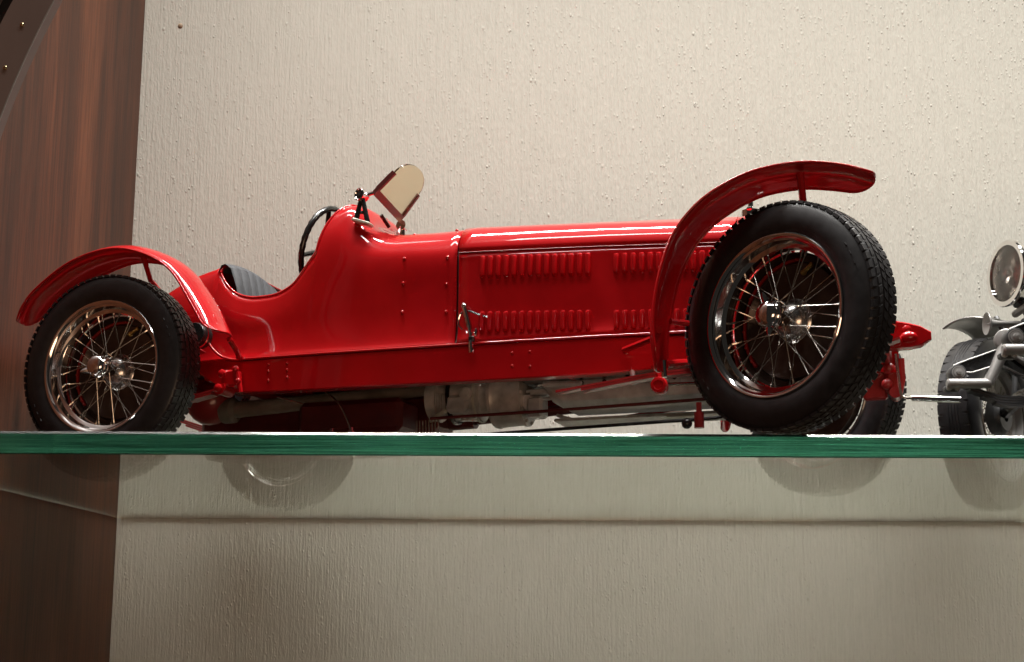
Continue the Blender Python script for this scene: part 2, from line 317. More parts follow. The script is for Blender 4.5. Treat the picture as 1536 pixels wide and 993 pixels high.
# ------------------------------------------------------------------ wheels (own frame: outer face towards +y here, axle at origin)
def wheel_meshes(RT, rr, hw, rub, rimM, spokeM, hubM, drumM, ringM, style, drum=1):
    k = rr/3.43; d = {}
    prof = [(-.72*hw/.95, rr - .1), (-.83*hw/.95, rr + .10), (-hw*.985, rr + .26*(RT - rr)), (-hw*1.01, rr + .42*(RT - rr)), (-hw*.98, rr + .58*(RT - rr)), (-hw*.91, rr + .74*(RT - rr)), (-hw*.80, RT - .17), (-hw*.62, RT - .075), (-hw*.3, RT - .05), (0, RT - .045)]
    prof = prof + [(-o, r) for o, r in prof[-2::-1]]
    pr = spline(prof, 40)
    m = MB(); m.lathe([tuple(q) for q in pr], (0, 0, 0), (0, 1, 0), 96)
    # small moulded marks on the outer sidewall
    for a0 in (18, 24, 30, 205, 211, 217):
        a = R_(a0); r = rr + .62*(RT - rr); m.box((r*math.cos(a), hw*.985, r*math.sin(a)), (.16, .05, .06), .012, Matrix.Rotation(-a + R_(90), 3, 'Y'))
    # tread blocks
    def block(ang, y, ln, wd, h, skew, r0):
        ca, sa = math.cos(ang), math.sin(ang); vs = []
        for dz in (0, 1):
            for (t, yy) in ((-ln/2, -wd/2), (ln/2, -wd/2), (ln/2, wd/2), (-ln/2, wd/2)):
                tt = t + skew*yy; r = r0 + dz*h - (.05 if dz == 0 else 0) - (.5*tt*tt/RT)
                yy2 = yy*(1 - .12*dz); tt *= (1 - .10*dz)
                vs.append((r*ca - tt*sa, y + yy2, r*sa + tt*ca))
        m.add(vs, [(4, 5, 6, 7), (0, 1, 5, 4), (1, 2, 6, 5), (2, 3, 7, 6), (3, 0, 4, 7)])
    nb = 76
    if style == 'block':
        for i in range(nb):
            a = 2*math.pi*i/nb; p = 2*math.pi*RT/nb
            for y, wd, h, sk, ph, r0 in ((-.66, .34, .062, .25, .0, RT - .118), (.66, .34, .062, -.25, .0, RT - .118), (-.33, .24, .05, .6, .5, RT - .065), (.33, .24, .05, -.6, .5, RT - .065), (0, .26, .045, .7, .0, RT - .05)):
                block(a + ph*2*math.pi/nb, y*hw/.95, p*.78, wd*hw/.95, h, sk, r0)
    else:
        nb = 44
        for i in range(nb):
            a = 2*math.pi*i/nb; p = 2*math.pi*RT/nb
            block(a, -.62*hw, p*.86, .42*hw, .06, 0, RT - .11); block(a, .62*hw, p*.86, .42*hw, .06, 0, RT - .11)
        for y in (-.24, -.08, .08, .24):
            m.lathe([(y*hw - .05*hw, RT - .06), (y*hw - .045*hw, RT), (y*hw + .045*hw, RT), (y*hw + .05*hw, RT - .06)], (0, 0, 0), (0, 1, 0), 96)
    d['tyre'] = m.mesh('tyre', rub)
    m = MB()
    pf = [(.80, 3.30), (.86, 3.37), (.90, 3.44), (.90, 3.49), (.86, 3.52), (.80, 3.50), (.76, 3.42), (.70, 3.32), (.66, 3.24), (.34, 3.16), (.28, 3.04), (.24, 2.98), (-.24, 2.98), (-.28, 3.04), (-.34, 3.16), (-.66, 3.24), (-.76, 3.42), (-.83, 3.50), (-.90, 3.46), (-.86, 3.37), (-.80, 3.30), (-.72, 3.42)]
    m.lathe([(o*hw/.95, r*k) for o, r in pf], (0, 0, 0), (0, 1, 0), 80)
    d['rim'] = m.mesh('rim', rimM)
    m = MB()
    m.lathe([(-.62, .50), (-.55, .55), (-.45, .55), (-.40, .36), (.55, .30), (.62, .44), (.72, .45), (.78, .36), (.80, .3)], (0, 0, 0), (0, 1, 0), 28)
    d['hub'] = m.mesh('hub', hubM)
    m = MB()
    m.lathe([(.70, .34), (.72, .56), (.80, .62), (.98, .62), (1.06, .57), (1.10, .54), (1.13, .56), (1.28, .52), (1.38, .42), (1.44, .24), (1.46, .001)], (0, 0, 0), (0, 1, 0), 32)
    for sg in (-1, 1):
        m.tube([(0, 1.0, sg*.35), (0, 1.06, sg*.62), (0, 1.18, sg*.82), (0, 1.22, sg*.95)], [.16, .17, .12, .05], 8)
    d['hub_nut'] = m.mesh('hub_nut', CHROME)
    m = MB(); m.lathe([(-.62, .98), (-.55, .90), (-.46, .84), (-.30, .78), (-.14, .66), (-.02, .48), (.04, .30)], (0, 0, 0), (0, 1, 0), 32)
    d['hub_flange'] = m.mesh('hub_flange', SATIN)
    m = MB(); m.lathe([(-.62, .5), (-.60, 2.3*drum), (-.62, 2.50*drum), (-.70, 2.58*drum), (-.78, 2.60*drum), (-.80, 2.86*drum), (-.32, 2.90*drum), (-.32, 2.93*drum), (-.88, 2.94*drum), (-1.0, 2.5*drum), (-1.14, 2.3*drum), (-1.14, .4)], (0, 0, 0), (0, 1, 0), 48)
    d['brake_drum'] = m.mesh('brake_drum', drumM)
    m = MB(); rows = []
    for a in np.linspace(R_(80), R_(218), 40):
        rows.append([(r*drum*math.cos(a), o, r*drum*math.sin(a)) for o, r in ((-.80, 2.60), (-.62, 2.61), (-.60, 2.66), (-.62, 2.72), (-.80, 2.74))])
    m.grid(rows, closed_v=True, cap=True)
    for i in range(9):
        a = R_(84 + 16*i); m.ball((2.67*drum*math.cos(a), -.60, 2.67*drum*math.sin(a)), .07, 8)
    d['brake_ring'] = m.mesh('brake_ring', ringM)
    m = MB(); m.tube([(.75, -.45, 1.95), (1.15, -.45, 2.2)], [.1, .08], 8); m.ball((.75, -.45, 1.95), .14, 8); m.ball((1.15, -.45, 2.2), .12, 8); d['brake_union'] = m.mesh('brake_union', BRASS)
    # two spokes of unit kind, outer and inner, as meshes copied round the wheel
    def spoke(off_hub, r_hub, off_rim, r_rim, sweep):
        m = MB(); a = math.radians(sweep)
        p0 = np.array([r_hub*math.cos(a), off_hub, r_hub*math.sin(a)]); p1 = np.array([r_rim, off_rim, 0])
        u = (p1 - p0)/np.linalg.norm(p1 - p0)
        m.tube([p0, p0 + (p1 - p0)*.5, p1 - u*.26, p1 - u*.25, p1 - u*.02, p1], [.026, .026, .026, .048, .048, .035], 6)
        return m.mesh('spoke', spokeM)
    d['spokes'] = [(spoke(.66, .42, .16, 2.99*k, 62), 0), (spoke(.66, .42, .16, 2.99*k, -62), 9), (spoke(-.46, .52, -.14, 2.99*k, 50), 4.5), (spoke(-.46, .52, -.14, 2.99*k, -50), 13.5)]
    return d
def put_wheel(parent, d, loc, rz, nsp=9, ear=0, lab=None):
    wv = empty('wheel', parent, V(loc), rz)
    for nm in ('tyre', 'rim', 'hub', 'hub_nut', 'hub_flange', 'brake_drum', 'brake_ring', 'brake_union'):
        o = link(nm, d[nm], wv)
        if nm == 'hub_nut': o.rotation_euler = (0, R_(ear), 0)
    for me, ph in d['spokes']:
        n = nsp
        for i in range(n):
            link('spoke', me, wv, None, (0, R_(ph*2 + 360*i/n), 0))
    if lab: wv['label'] = lab
    return wv

# ------------------------------------------------------------------ the red racing car
yaw = -R_(19.285)
car = empty('racing_car', None, (-.17919, .19841, 0), yaw)
tag(car, 'red open vintage racing car model with wire wheels and cycle fenders on the glass shelf', 'model car')
RT, TRK, WB = 4.95, 9.09, 34.4
wd = wheel_meshes(RT, 3.43, .95, RUB, CHROME, STEEL, BRONZE, BRONZE, RED2, 'block')
put_wheel(car, wd, (0, TRK, RT), 0, ear=72)
put_wheel(car, wd, (WB, TRK, RT), -R_(31), ear=-8)
put_wheel(car, wd, (0, -TRK, RT), math.pi, ear=20)
put_wheel(car, wd, (WB + .1, -TRK - .35, RT), math.pi - R_(31), ear=40)

LT = [(-9, 2.6), (-4, 4.2), (0, 5.1), (5, 5.38), (10, 5.3), (16, 5.05), (21, 4.8), (25, 4.5), (28, 4.2), (33, 3.8), (40, 3.2)]
def ledge(x): return ip(x, LT)
NS = 30
def column(ctrl, per=4):
    P = np.array(ctrl, float); P = np.vstack([2*P[0] - P[1], P, 2*P[-1] - P[-2]]); out = []
    for i in range(len(P) - 3):
        a, b, c, e = P[i:i + 4]
        d1, d2, d3 = (max(np.linalg.norm(v), 1e-6)**.5 for v in (b - a, c - b, e - c))     # centripetal
        m1 = (c - b)/d2 - (c - a)/(d1 + d2) + (b - a)/d1; m2 = (e - c)/d3 - (e - b)/(d2 + d3) + (c - b)/d2; m1 *= d2; m2 *= d2
        for t in np.arange(per)/per: out.append(b + m1*t + (3*(c - b) - 2*m1 - m2)*t*t + (2*(b - c) + m1 + m2)*t**3)
    out.append(P[-2]); return out
def mirror(rows):
    return [[(p[0], -p[1], p[2]) for p in r] for r in rows]
def cols_between(ctrls, per=6):
    """smooth loft through control columns (all with the same number of controls)"""
    arr = np.array(ctrls, float)                     # (ncol, nctrl, 3)
    lines = [np.array(column(arr[:, j, :], per)) for j in range(arr.shape[1])]
    return [column([lines[j][i] for j in range(arr.shape[1])]) for i in range(len(lines[0]))]
# --- scuttle: cockpit front edge to the bonnet seam
def cowl_ctrl(xb, xm, pts):
    y = ledge(xb); return [(xb, y, 5.98), (xb, y - .10, 6.25), (xb, y - .22, 7.2), (xm, y - .25, 9.0)] + pts
cowl = [
    cowl_ctrl(9.35, 9.40, [(9.55, 4.98, 11.6), (9.95, 4.74, 13.05), (10.50, 4.30, 14.02), (10.95, 3.55, 14.50), (11.3, 0, 14.80)]),
    cowl_ctrl(10.2, 10.3, [(10.6, 4.98, 11.7), (10.9, 4.76, 13.0), (11.2, 4.36, 13.90), (11.45, 3.55, 14.36), (11.7, 0, 14.6)]),
    cowl_ctrl(11.4, 11.5, [(11.65, 4.98, 11.0), (11.8, 4.82, 11.9), (11.95, 4.42, 12.75), (12.1, 3.6, 13.25), (12.3, 0, 13.72)]),
    cowl_ctrl(12.9, 13.0, [(13.0, 4.92, 10.6), (13.05, 4.80, 11.35), (13.1, 4.36, 12.15), (13.2, 3.5, 12.68), (13.3, 0, 13.36)]),
    cowl_ctrl(15, 15, [(15, 4.85, 10.5), (15, 4.74, 11.2), (15, 4.26, 12.03), (15, 3.35, 12.55), (15, 0, 13.28)]),
    cowl_ctrl(17.58, 17.58, [(17.58, 4.74, 10.45), (17.58, 4.63, 11.1), (17.58, 4.12, 11.98), (17.58, 3.25, 12.50), (17.58, 0, 13.2)])]
cw = cols_between(cowl, 6)
NSIDE = 17                                           # samples from the ledge to the shoulder (four control spans)
full = [list(r) + [(p[0], -p[1], p[2]) for p in r[-2::-1]] for r in cw]
body = MB(); body.grid(full)
# --- tail
def tail_ctrl(x, zb, pts):
    y = ledge(x); return [(x, y, zb), (x, y - .08, zb + .3), (x, y - .2, zb + 1.2)] + pts
tail = [
    [(3.0, ledge(3.0), 5.98), (3.0, ledge(3) - .10, 6.25), (3.0, ledge(3) - .2, 7.2), (3.22, 5.0, 9.0), (3.45, 4.66, 11.1), (3.45, 4.4, 11.5), (3.35, 3.6, 11.75), (3.25, 2.4, 11.85), (3.2, 0, 11.9)],
    tail_ctrl(1.2, 6.0, [(1.2, 4.92, 8.8), (1.2, 4.62, 10.4), (1.2, 4.3, 10.95), (1.15, 3.6, 11.25), (1.1, 2.4, 11.4), (1.1, 0, 11.45)]),
    tail_ctrl(-1.5, 6.2, [(-1.5, 4.5, 8.3), (-1.5, 4.2, 9.5), (-1.5, 3.8, 10.0), (-1.6, 3.2, 10.35), (-1.7, 2.0, 10.6), (-1.7, 0, 10.7)]),
    tail_ctrl(-5, 6.3, [(-5, 3.6, 7.8), (-5, 3.4, 8.4), (-5, 3.0, 8.9), (-5.1, 2.4, 9.2), (-5.2, 1.5, 9.4), (-5.2, 0, 9.5)]),
    tail_ctrl(-8.2, 6.5, [(-8.2, 2.4, 7.2), (-8.2, 2.2, 7.5), (-8.2, 1.9, 7.8), (-8.2, 1.5, 8.0), (-8.2, .9, 8.1), (-8.2, 0, 8.15)]),
    [(-9.3, .5, 6.7), (-9.3, .49, 6.72), (-9.3, .48, 6.75), (-9.3, .45, 6.8), (-9.3, .4, 6.9), (-9.3, .35, 6.95), (-9.3, .25, 7.0), (-9.3, .12, 7.0), (-9.3, 0, 7.0)]]
tl = cols_between(tail, 6)
body.grid([list(r) + [(p[0], -p[1], p[2]) for p in r[-2::-1]] for r in tl])
# --- cockpit sides
edge = [(3.45, 4.66, 11.1), (3.58, 4.72, 10.85), (3.9, 4.78, 10.40), (4.55, 4.85, 9.80), (5.5, 4.9, 9.46), (6.45, 4.92, 9.42), (7.25, 4.94, 9.50), (8.1, 4.95, 9.88), (8.6, 4.95, 10.4), (9.1, 4.97, 11.05), (9.55, 4.98, 11.6)]
xbs = np.linspace(3.0, 9.35, len(edge)); tub = []
for (ex, ey, ez), xb in zip(edge, xbs):
    y = ledge(xb); tub.append([(xb, y, 5.98), (xb, y - .10, 6.25), (xb, y - .22, 7.2), (xb + (ex - xb)*.35, y - .24, 7.2 + (ez - 7.2)*.42), (ex, ey, ez)])
tb = cols_between(tub, 5)
tb[0] = tl[0][:NSIDE]; tb[-1] = cw[0][:NSIDE]
body.grid(tb); body.grid(mirror(tb))
# front edge of the cockpit above the side rim already belongs to the scuttle
bo = body.obj('body', RED, car, smooth=50); solid(bo, .13)
# rolled rim round the cockpit opening
rimp = [(p[0], p[1] - .05, p[2]) for p in spline(edge, 40)] + [(p[0], p[1] - .03, p[2]) for p in cw[0] if p[2] > 11.62]
loop = rimp + [(p[0], -p[1], p[2]) for p in reversed(rimp)]
m = MB(); m.tube(loop, .085, 8); m.tube([(p[0] + .02, p[1], p[2]) for p in tl[0] if p[2] > 11.08] + [(p[0] + .02, -p[1], p[2]) for p in reversed(tl[0]) if p[2] > 11.08], .085, 8)
m.obj('cockpit_rim', RED, car, 60)
# cockpit floor and bulkheads
m = MB(); m.box((8.0, 0, 6.05), (18, 9.6, .1)); m.prism([(12.5, y, z) for y, z in ((4.6, 6.1), (4.4, 11.5), (3, 13), (-3, 13), (-4.4, 11.5), (-4.6, 6.1))], (1, 0, 0), .15)
m.obj('cockpit_floor', DARK, car)
# bonnet seam backing (dark slot) and riveted seam strip
m = MB()
seam = [(17.63, p[1]*.985, 5.98 + (p[2] - 5.98)*.992) for p in cw[-1]]
seamf = seam + [(p[0], -p[1], p[2]) for p in seam[-2::-1]]
m.prism(seamf, (1, 0, 0), .04); m.obj('bonnet_bulkhead', DARK, car)
# --- ledge bead above the chassis rail
m = MB(); pts = [(x, ledge(x) + .02, 5.92) for x in np.linspace(5.0, 31.5, 40)]
pre = [(2.9, 5.5, 8.0), (3.15, 5.55, 7.35), (3.6, 5.5, 6.7), (4.2, 5.45, 6.15)]
m.tube(spline(pre + pts[:2], 14) + pts[2:], .07, 8); m.obj('ledge_bead', RED, car, 60)
m = MB(); m.tube([(p[0], -p[1], p[2]) for p in pts], .07, 8); m.obj('ledge_bead', RED, car, 60)

# --- bonnet
def bz_cr(x): return ip(x, [(17.7, 10.86), (28.5, 10.46), (33, 10.25)])
def bside(x): return ledge(x) - .27
def b_top(x): return ip(x, [(17.7, 13.22), (28, 12.72), (33, 12.42)])
X0, X1 = 17.70, 31.6
rows = []
for x in np.linspace(X0, X1, 24):
    y = ledge(x); zc = bz_cr(x)
    rows.append(spline([(x, y - .02, 6.0), (x, y - .09, 6.2), (x, y - .2, 6.75), (x, y - .235, 8.5), (x, bside(x), zc - .06)], 16))
m = MB(); m.grid(rows); bs = solid(m.obj('bonnet_side', RED, car, 60), .1)
m = MB(); m.grid(mirror(rows)); solid(m.obj('bonnet_side', RED, car, 60), .1)
rows = []
for x in np.linspace(X0, X1, 24):
    zc, zt, y = bz_cr(x), b_top(x), bside(x)
    half = spline([(x, y + .035, zc), (x, y - .03, zc + .45), (x, y - .52, zc + (zt - zc)*.53), (x, y - 1.4, zc + (zt - zc)*.735), (x, y*.33, zt - .14), (x, 0, zt)], 22)
    rows.append(list(half) + [(p[0], -p[1], p[2]) for p in half[-2::-1]])
m = MB(); m.grid(rows); bt = solid(m.obj('bonnet_top', RED, car, 60), .1)
for sg in (1, -1):
    m = MB(); m.tube([(x, sg*(bside(x) + .03), bz_cr(x) - .03) for x in np.linspace(X0, X1, 12)], .02, 6); m.obj('bonnet_bead', RED2, car)
m = MB()
for i in range(34):
    x = X0 + .1 + i*.41; m.tube([(x, 0, b_top(x) + .08), (x + .33, 0, b_top(x + .33) + .08)], .12, 8)
m.prism([(19.2, -.15, 13.2), (19.9, -.15, 13.15), (19.75, -.15, 13.55), (19.55, -.15, 13.5)], (0, 1, 0), .3)
m.obj('bonnet_hinge', RED, car)
# louvres
def louvre(h):
    m = MB(); rows = []; n = 9
    for t in np.linspace(0, 1, 10):
        z = -h/2 + h*t; e = min(t, 1 - t)*h; k = math.sqrt(max(0, 1 - max(0, 1 - e/.2)**2)); k = max(k, .03)
        rows.append([(.15*math.cos(a)*(.6 + .4*k), .27*k*math.sin(a) - .01, z) for a in np.linspace(0, math.pi, n)])
    m.grid(rows); return m.mesh('louvre', RED)
lv = {1: louvre(1.24), 2: louvre(1.10), 3: louvre(1.14), 4: louvre(1.06)}
for (xa, n, zt0, zt1, ln, key) in ((18.85, 14, 9.95, 9.65, 5.46, 1), (25.72, 13, 9.62, 9.40, 5.1, 2), (18.85, 14, 7.05, 6.76, 5.46, 3), (25.72, 13, 6.72, 6.55, 5.1, 4)):
    for i in range(n):
        x = xa + i*.42 + .14; z = zt0 + (zt1 - zt0)*i/n
        y = ledge(x) - .235 - .035*max(0, (z - 8.5)/2) + (.03 if z < 7.2 else 0)
        link('louvre', lv[key], bs, V((x, y, z)), (0, 0, R_(3)))
# rivets: one small dome mesh, copied
m = MB(); m.lathe([(0, .10), (.03, .10), (.07, .075), (.09, .03), (.092, .001)], (0, 0, 0), (0, 1, 0), 10); rv = m.mesh('rivet', RED)
for x, z in ((14.69, 10.75), (14.65, 9.42), (14.63, 7.89), (17.08, 10.62), (17.05, 9.20), (17.05, 7.73)):
    ci = 24 if x < 16 else 29; y = [p[1] for p in cw[ci]]; zz = [p[2] for p in cw[ci]]
    link('rivet', rv, bo, V((x, float(np.interp(z, zz[:NSIDE + 2], y[:NSIDE + 2])) - .0, z)))
for (x, y) in ((14.7, 3.6), (17.1, 3.55)):
    link('rivet', rv, bo, V((x, y, 12.42)), (R_(-60), 0, 0))
# louvred seam strip of tiny studs
m = MB()
for z in np.linspace(6.4, 11.0, 26): m.ball((17.55, ledge(17.55) - .20 - .05*(z > 9.5), z), .035, 6)
o = m.obj('seam_stud', RED, car); o['kind'] = 'stuff'

# --- chassis rails
def railpath():
    xs = [-8.5, -6, -3.5, -1.5, .5, 2.2, 3.6, 5, 8, 12, 16, 21, 25, 28, 31, 33, 35, 37, 38.6, 39.8, 40.35]
    zt = [7.0, 7.6, 8.0, 8.0, 7.7, 7.0, 6.3, 5.85, 5.85, 5.85, 5.85, 5.85, 5.85, 5.80, 5.75, 5.85, 6.05, 6.1, 5.95, 5.66, 5.36]
    zb = [6.2, 6.7, 7.0, 7.0, 6.5, 5.6, 4.75, 4.12, 4.04, 4.02, 4.02, 4.02, 4.05, 4.2, 4.5, 4.8, 5.0, 4.9, 4.62, 4.66, 5.02]
    yy = [ledge(x) if x > 4 else ledge(5) - .25 - max(0, -x)*.12 for x in xs]
    n = 90; t = spline(list(zip(xs, zt)), n)
    return [(p[0], ip(p[0], list(zip(xs, yy))), p[1], ip(p[0], list(zip(xs, zb)))) for p in t]
rp = railpath()
for sg in (1, -1):
    rows = []
    for x, y, zt, zb in rp:
        if sg < 0 and x > 39.3: continue
        wd_ = ip(x, [(39.2, .75), (40.0, .62), (40.35, .3)]); yo, yi = y - (.75 - wd_)/2, y - .75 + (.75 - wd_)/2
        ring = [(yi, zt), (yo - .06, zt), (yo, zt - .06), (yo, zb + .06), (yo - .06, zb), (yi, zb), (yi, zb + .12), (yo - .14, zb + .12), (yo - .14, zt - .12), (yi, zt - .12)]
        rows.append([(x, sg*a, b) for a, b in ring])
    m = MB(); m.grid(rows, closed_v=True, cap=True); ro = m.obj('chassis_rail', RED, car, 40)
    if sg > 0: rail = ro
rv2 = MB(); rv2.lathe([(0, .085), (.04, .08), (.075, .04), (.08, .001)], (0, 0, 0), (0, 1, 0), 10); rv2 = rv2.mesh('rivet', RED)
for x, z in ((7.1, 5.54), (7.11, 5.16), (7.13, 4.66), (8.22, 5.52), (8.23, 5.16), (8.25, 4.75), (20.66, 5.32), (20.66, 4.66), (21.57, 5.33), (21.57, 4.6)):
    link('rivet', rv2, rail, V((x, ledge(x) - .005, z)))
for (x, z) in ((38.7, 5.75), (39.3, 5.45), (38.4, 5.25)):
    link('rivet', rv2, rail, V((x, 3.2 + (40 - x)*.08, z))).scale = (2.6, 1.6, 2.6)
# front cross tube and friction dampers
for x, hw_, z, r in ((38.2, 3.3, 5.4, .32), (30.5, 4, 4.6, .3), (23, 4.6, 4.6, .3), (3.2, 5, 5.2, .3), (-7.5, 3, 6.8, .25)):
    m = MB(); m.tube([(x, -hw_, z), (x, hw_, z)], r, 14); m.obj('cross_member', RED2, car)
for sg in (1, -1):
    m = MB(); m.lathe([(0, .75), (.12, .78), (.5, .78), (.62, .70), (.66, .2)], (37.4, sg*3.0, 5.2), (0, sg, 0), 20, True)
    m.tube([(37.4, sg*3.6, 5.2), (36.0, sg*3.6, 4.0), (34.9, sg*3.6, 4.0)], [.26, .2, .2], 8); m.obj('front_damper', RED2, car)
m = MB(); m.box((38.5, -3.2, 4.35), (.75, .8, 1.5), .15); m.tube([(38.9, -3.0, 5.4), (38.95, -3.0, 4.3), (38.7, -3.0, 3.5)], [.2, .16, .22], 10); m.ball((38.3, -2.8, 4.9), .34, 12); m.ball((38.2, -2.8, 4.1), .3, 12); m.tube([(38.6, -3.6, 3.6), (38.6, -2.4, 3.6)], .3, 12); m.box((37.6, -3.4, 4.2), (1.2, .5, 1.6), .12)
m.obj('front_spring_shackle', RED2, car)
m = MB(); m.ball((39.35, 3.25, 5.1), .34, 14, (1.2, .8, .8)); m.ball((38.75, 3.3, 4.95), .36, 14, (1, .8, .8)); m.tube([(38.6, 2.5, 5.05), (38.6, 3.8, 5.05)], .36, 14); m.obj('dumb_iron_boss', RED, car)
# axles
m = MB(); m.tube([(WB, -8.4, 4.95), (WB, -6.6, 4.6), (WB, -4, 4.2), (WB, 0, 4.1), (WB, 4, 4.2), (WB, 6.6, 4.6), (WB, 8.4, 4.95)], .3, 10)
for sg in (1, -1): m.tube([(WB, sg*7.6, 3.9), (WB, sg*7.6, 6.0)], .3, 10)
m.obj('front_axle', RED2, car)
m = MB(); m.tube([(0, -8.4, 4.95), (0, 8.4, 4.95)], .42, 12); m.ball((0, 0, 4.9), 1.5, 18, (1, .9, 1)); m.obj('rear_axle', RED2, car)
# leaf springs
def leafspring(path, y, leaves, name, mt):
    m = MB(); P = spline(path, 26); L0 = len(P)
    for k in range(leaves):
        a, b = int(L0*.10*k), L0 - int(L0*.10*k)
        rows = []
        for x, z in P[a:b]:
            zz = z - .14*k; rows.append([(x, y - .35, zz), (x, y + .35, zz), (x, y + .35, zz - .12), (x, y - .35, zz - .12)])
        m.grid(rows, closed_v=True, cap=True)
    return m.obj(name, mt, car, 40)
for sg in (1, -1):
    leafspring([(23.0, 3.25), (25.5, 3.55), (28, 3.85), (31, 3.95), (34.4, 3.85), (37, 4.2), (39, 4.75)], sg*(4.75 if sg > 0 else 4.3), 2, 'front_leaf_spring', RED2)
    leafspring([(5.2, 4.45), (3.8, 4.1), (2.0, 3.85), (0, 3.75), (-3, 4.1), (-6, 5.0), (-8, 5.8)], sg*5.85, 5, 'rear_leaf_spring', RED2)
# rear spring hanger with two bolts, brackets
m = MB(); m.box((5.15, 5.75, 4.75), (.9, .8, .95), .12); m.tube([(5.65, 6.1, 5.15), (5.85, 6.1, 4.5), (5.95, 6.1, 3.95)], .13, 8); m.ball((5.62, 6.15, 5.2), .2, 10); m.ball((5.83, 6.2, 4.55), .17, 10)
m.tube([(4.75, 5.3, 4.2), (4.75, 6.3, 4.2)], .34, 14); m.obj('spring_hanger', RED, car)
m = MB(); m.lathe([(0, .2), (.1, .24), (.2, .2), (.25, .1), (.26, .001)], (0, 0, 0), (0, 1, 0), 8); bolt = m.mesh('bolt', RED)
for q in ((4.75, 6.3, 4.2), (4.85, 6.15, 5.0)): link('bolt', bolt, car, V(q))
m = MB(); m.box((28.15, 4.85, 3.85), (.55, .5, .8), .1); m.lathe([(-.3, .38), (.2, .42), (.34, .36), (.36, .24), (.3, .2), (.3, .001)], (28.15, 5.1, 3.15), (0, 1, 0), 20); m.tube([(27.85, 4.95, 4.2), (28.15, 5.0, 3.6)], .16, 8); m.tube([(28.45, 4.95, 4.2), (28.15, 5.0, 3.6)], .16, 8)
m.obj('spring_shackle', RED, car)
# rear friction damper (black drum, bright band)
m = MB(); m.lathe([(-.5, .5), (-.5, .66), (.25, .66), (.32, .62), (.34, .2)], (2.95, 5.9, 7.3), (0, 1, 0), 28, True); rd = m.obj('rear_damper', BLACK, car)
m = MB(); m.lathe([(-.1, .67), (-.1, .70), (.02, .70), (.02, .67)], (2.95, 5.9, 7.3), (0, 1, 0), 28); m.obj('damper_band', CHROME, rd)
m = MB(); m.tube([(2.95, 6.1, 7.3), (1.2, 6.1, 5.8), (.2, 6.1, 4.4)], .15, 8); m.obj('damper_arm', BLACK, rd)

# --- fenders
def fender(near, far, crown, name, rad=.95):
    A0, B0 = np.array(spline(near, 200)), np.array(spline(far, 200)); Mid = (A0 + B0)/2
    cum = np.concatenate([[0], np.cumsum(np.linalg.norm(np.diff(Mid, axis=0), axis=1))]); T = cum[-1]
    ends = [rad*(1 - math.cos(t)) for t in np.linspace(0, math.pi/2, 9)]
    ss = ends + list(np.linspace(rad, T - rad, 44))[1:-1] + [T - e for e in reversed(ends)]
    at = lambda P, q: np.array([np.interp(q, cum, P[:, j]) for j in range(3)])
    rows = []
    for q in ss:
        a, b = at(A0, q), at(B0, q); t = at(Mid, min(q + .1, T)) - at(Mid, max(q - .1, 0))
        nrm = np.array([-t[2], 0, t[0]]); nrm /= np.linalg.norm(nrm)
        if nrm[2] < -.2: nrm = -nrm
        hw = np.linalg.norm(a - b)/2; e = min(q, T - q); k = 1 if e >= rad else 1 - rad/hw*(1 - math.sqrt(max(0, 1 - (1 - e/rad)**2)))
        M = (a + b)/2
        rows.append([tuple(M + (a - b)/2*u*k + nrm*crown*(1 - abs(u*k)**2.2)) for u in np.linspace(-1, 1, 15)])
    m = MB(); m.grid(rows); o = m.obj(name, RED, car, 80); solid(o, .09, 0)
    m = MB(); m.tube([r[0] for r in rows] + list(rows[-1][1:-1]) + [r[-1] for r in reversed(rows)] + list(reversed(rows[0][1:-1])) + [rows[0][0]], .06, 7); m.obj('fender_bead', RED, o, 70)
    return o, rows
fn = [(29.25, 10.3, 3.05), (29.01, 10.3, 4.44), (29.09, 10.3, 5.91), (29.40, 10.3, 7.37), (29.95, 10.3, 8.81), (30.84, 10.3, 9.91), (31.86, 10.3, 10.62), (33.16, 10.3, 11.15), (34.56, 10.3, 11.36), (35.93, 10.3, 11.30), (37.27, 10.3, 10.97), (38.25, 10.3, 10.5)]
ff = [(29.12, 7.7, 3.2), (29.10, 7.7, 4.7), (29.28, 7.7, 5.9), (29.66, 7.7, 7.40), (30.28, 7.7, 8.75), (31.2, 7.7, 9.8), (32.40, 7.7, 10.56), (33.6, 7.7, 11.0), (35.1, 7.7, 11.12), (36.2, 7.7, 10.98), (37.3, 7.7, 10.72), (38.1, 7.7, 10.45)]
ffo, frows = fender(fn, ff, .36, 'front_fender')
rn = [(-5.25, 10.3, 7.65), (-4.95, 10.3, 8.45), (-4.2, 10.3, 9.30), (-2.4, 10.3, 10.45), (-.57, 10.3, 11.0), (1.2, 10.3, 11.02), (3.0, 10.3, 10.42), (4.34, 10.3, 9.47), (5.58, 10.3, 7.7), (6.35, 10.3, 6.5), (6.75, 10.3, 6.1)]
rf = [(-6.4, 7.7, 7.9), (-5.9, 7.7, 8.5), (-4.9, 7.7, 9.2), (-2.5, 7.7, 10.40), (-.2, 7.7, 11.05), (1.5, 7.7, 10.95), (3.1, 7.7, 10.35), (4.2, 7.7, 9.6), (5.4, 7.7, 8.1), (6.1, 7.7, 6.8), (6.4, 7.7, 6.2)]
rfo, rrows = fender(rn, rf, .42, 'rear_fender')
for nm, a, b, cr in (('front_fender', fn, ff, .36), ('rear_fender', rn, rf, .42)):
    fender([(p[0], -p[1], p[2]) for p in a], [(p[0], -p[1], p[2]) for p in b], cr, nm)
